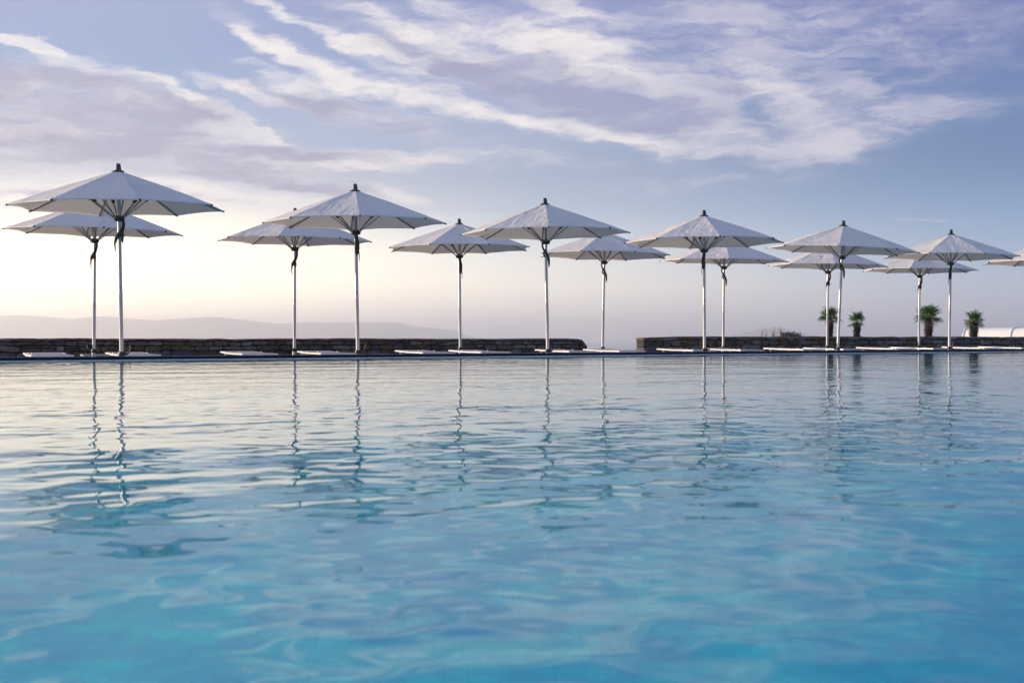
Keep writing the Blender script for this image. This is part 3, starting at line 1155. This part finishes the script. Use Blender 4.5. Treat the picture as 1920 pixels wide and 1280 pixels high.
# ------------------------------------------------------------------ fan palms behind the right wall
def fan_mesh(seed, droop):
    r = random.Random(seed)
    mb = MB()
    st = .34 + r.uniform(-.05, .05)
    # stalk runs out along +X
    mb.tube([(0, 0, 0), (st * .5, 0, .02), (st, 0, .0)], [.012, .009, .006], 5)
    n = 26
    for k in range(n):
        a = R(-135 + 270 * k / (n - 1) + r.uniform(-3, 3))
        ln = (.40 - .10 * abs(a) / R(135)) * r.uniform(.85, 1.08)
        w = .022
        d = Vector((cos(a), sin(a), 0))
        s_ = Vector((-sin(a), cos(a), 0))
        b0 = Vector((st, 0, 0))
        p1 = b0 + d * ln * .55 + Vector((0, 0, .02 + .03 * abs(sin(a))))
        p2 = b0 + d * ln + Vector((0, 0, -droop * ln * r.uniform(.5, 1.3)))
        mb.add([b0, p1 + s_ * w / 2 - Vector((0, 0, .006)), p1 + Vector((0, 0, .004)), p1 - s_ * w / 2 - Vector((0, 0, .006)), p2],
               [(0, 1, 2), (0, 2, 3), (1, 4, 2), (2, 4, 3)])
    return mb


fans = [fan_mesh(i, .12 + .1 * (i % 3)).mesh('frond', M['frond']) for i in range(5)]
dry = [fan_mesh(20 + i, .5).mesh('frond', M['frond_dry']) for i in range(2)]
TRI = [None]


def palm(label, x, D, top_y, trunk_y, width, trw, seed, ragged=0.0, skew=0.0):
    r = random.Random(seed)
    X = at(x, D)
    root = empty('fan_palm', (X, D, DECK))
    tag(root, label, 'palm tree', 'small fan palms behind the right wall')
    H = (HY - trunk_y) / F * D + CAMZ - DECK         # top of the trunk
    crown = (HY - top_y) / F * D + CAMZ - DECK
    rad = trw / F * D / 2
    tr = MB()
    prof = []
    for i in range(15):
        t = i / 14
        k = 1.0 - .12 * t + .08 * sin(t * 9 + seed) + (.10 if .55 < t < .95 else 0)
        prof.append((rad * .80 * k, H * t))
    prof.append((rad * .3, H + .05))
    tr.lathe(prof, 12)
    link('trunk', tr.mesh('trunk', M['trunk'], True), root)
    sb_ = MB()
    for i in range(230):
        z = r.uniform(.0, 1) ** .8 * H
        a = r.uniform(0, 2 * pi)
        q = rad * r.uniform(.75, .85)
        o = rad * r.uniform(1.0, 1.32)
        d, s_ = Vector((cos(a), sin(a), 0)), Vector((-sin(a), cos(a), 0))
        w = r.uniform(.012, .035)
        up = r.uniform(.0, .10)
        p = d * q + Vector((0, 0, z))
        e = d * o + Vector((0, 0, z + up))
        sb_.add([p + s_ * w, p - s_ * w, e - s_ * w * .4, e + s_ * w * .4, p + Vector((0, 0, -.03))], [(0, 1, 2, 3), (0, 4, 1), (4, 0, 3), (4, 2, 1), (4, 3, 2)])
    sbo = link('leaf_bases', sb_.mesh('leaf_bases', M['stub']), root)
    sbo['kind'] = 'stuff'
    nf = 30
    span = width / F * D / 2
    for i in range(nf):
        t = i / nf
        a = i * 2.39996 + r.uniform(-.3, .3)
        elv = R(80 - 105 * t + r.uniform(-10, 10))
        if ragged and r.random() < ragged and t > .35:
            continue
        sc = span / .56 * r.uniform(.85, 1.1) * (1 - .1 * t)
        sc_v = (crown - H) / .78
        sc = sc * (cos(elv) ** 2) + sc_v * (sin(elv) ** 2)
        me = r.choice(fans) if t < .86 else r.choice(fans + dry)
        m4 = Matrix.Translation((skew * .02 * i / nf, 0, H - .02 + .05 * (1 - t))) @ Matrix.Rotation(a, 4, 'Z') @ Matrix.Rotation(-elv, 4, 'Y') @ Matrix.Rotation(r.uniform(-.5, .5), 4, 'X') @ Matrix.Scale(sc, 4)
        link('frond', me, root, m4)
    return root


palm('small fan palm partly behind two parasol poles, leftmost of the four', 1556, 52.0, 571, 597, 42, 13, 3)
palm('small fan palm with sparse ragged crown, second from the left', 1607, 54.0, 580, 606, 38, 14, 5, .35)
palm('tallest and fullest fan palm, third from the left', 1741, 56.0, 567, 597, 56, 16, 8)
palm('fan palm with thin spiky yellowish crown beside the white vaulted roof', 1826, 58.0, 577, 605, 38, 17, 12, .2)

# ------------------------------------------------------------------ shrubs on the right wall
def shrub(name, label, x, D, y_top, w_px, n_st, n_lf, mats, seed, base_y=631, cat='shrub', lf=.022):
    r = random.Random(seed)
    X = at(x, D)
    zb = DECK
    root = empty(name, (X, D, zb))
    tag(root, label, cat)
    H = (HY - y_top) / F * D + CAMZ - DECK
    Hb = (HY - base_y) / F * D + CAMZ - DECK
    W = w_px / F * D
    st, lv = MB(), MB()
    for i in range(n_st):
        e = Vector((r.uniform(-.5, .5) * W, r.uniform(-.15, .15), Hb + (H - Hb) * r.uniform(.4, 1)))
        b0 = Vector((e.x * .25, 0, 0))
        mpt = b0.lerp(e, .6) + Vector((r.uniform(-.04, .04), 0, .03))
        st.tube([b0, mpt, e], [.010, .006, .002], 4)
        for k in range(n_lf):
            t = r.uniform(.35, 1.02)
            p = (b0.lerp(mpt, t / .6) if t < .6 else mpt.lerp(e, (t - .6) / .4)) + Vector([r.gauss(0, .035) for _ in range(3)])
            a = Vector([r.gauss(0, 1) for _ in range(3)]).normalized() * lf * r.uniform(.6, 1.4)
            b_ = a.cross(Vector([r.gauss(0, 1) for _ in range(3)])).normalized() * lf * .5
            lv.add([p - a, p + b_, p + a, p - b_], [(0, 1, 2, 3)])
    link('stem', st.mesh('stem', M['twig']), root)
    if lv.v:
        lo = link('foliage', lv.mesh('foliage', mats), root)
        lo['kind'] = 'stuff'
    return root


shrub('bare_shrub', 'thin bare twigs rising behind the wall left of the reddish shrub', 1434, 46.5, 612, 12, 7, 3, M['flower'], 2)
shrub('flowering_shrub', 'sparse reddish shrub with bare branches sticking above the wall', 1455, 46.5, 612, 20, 11, 16, M['flower'], 4)
shrub('green_shrub', 'low dark green shrub peaking just over the wall top', 1476, 46.8, 622, 24, 16, 70, M['leaf'], 6, lf=.03)
shrub('trailing_shrub', 'dark scrubby plant spilling over the wall right of the green shrub', 1492, 47.0, 625, 22, 16, 60, M['leaf'], 9, lf=.03)


# ------------------------------------------------------------------ white vaulted roof at the right
def vault():
    D0 = 63.0
    X0 = at(1838, D0)
    root = empty('vaulted_building', (X0 + .1, D0 + 3.5, DECK), R(-46))
    tag(root, 'low white barrel vaulted building cut by the right picture edge behind the wall', 'building')
    r0 = 1.15
    H = (HY - 613.5) / F * D0 + CAMZ - DECK - r0
    L = 6.5
    n, k = 16, 12
    sh = MB()
    vs = []
    for i in range(n + 1):
        t = i / n
        for j in range(k + 1):
            a = pi * j / k
            vs.append((r0 * .75 + t * (L - r0), -math.copysign(abs(cos(a)) ** .40, cos(a)) * r0, H + max(0, sin(a)) ** .40 * r0))
    sh.add(vs, [(i * (k + 1) + j, (i + 1) * (k + 1) + j, (i + 1) * (k + 1) + j + 1, i * (k + 1) + j + 1) for i in range(n) for j in range(k)])
    link('roof', sh.mesh('roof', M['white'], True), root)
    ec = MB()
    vs = []
    for i in range(9):
        b_ = pi / 2 * i / 8
        for j in range(k + 1):
            a = pi * j / k
            rr = r0 * (.985) * sin(b_) if i else .001
            vs.append((r0 * .75 - cos(b_) * r0 * .22 - .002, -math.copysign(abs(cos(a)) ** .40, cos(a)) * rr, H + max(0, sin(a)) ** .40 * rr))
    ec.add(vs, [(i * (k + 1) + j, (i + 1) * (k + 1) + j, (i + 1) * (k + 1) + j + 1, i * (k + 1) + j + 1) for i in range(8) for j in range(k)])
    link('rounded_end', ec.mesh('rounded_end', M['white'], True), root)
    rb_ = MB()
    for q in (r0 * .75 + .02, r0 * .75 + 2.3):
        rb_.tube([(q, -math.copysign(abs(cos(pi * j / k)) ** .40, cos(pi * j / k)) * (r0 + .01), H + max(0, sin(pi * j / k)) ** .40 * (r0 + .01)) for j in range(k + 1)], .028, 6)
    link('roof_seam', rb_.mesh('roof_seam', M['white'], True), root)
    wl_ = MB().box((r0 * .75 + (L - r0) / 2, 0, H / 2 - .1), (L - r0, r0 * 2 - .01, H + .2))
    link('wall', wl_.mesh('wall', M['white']), root)


vault()
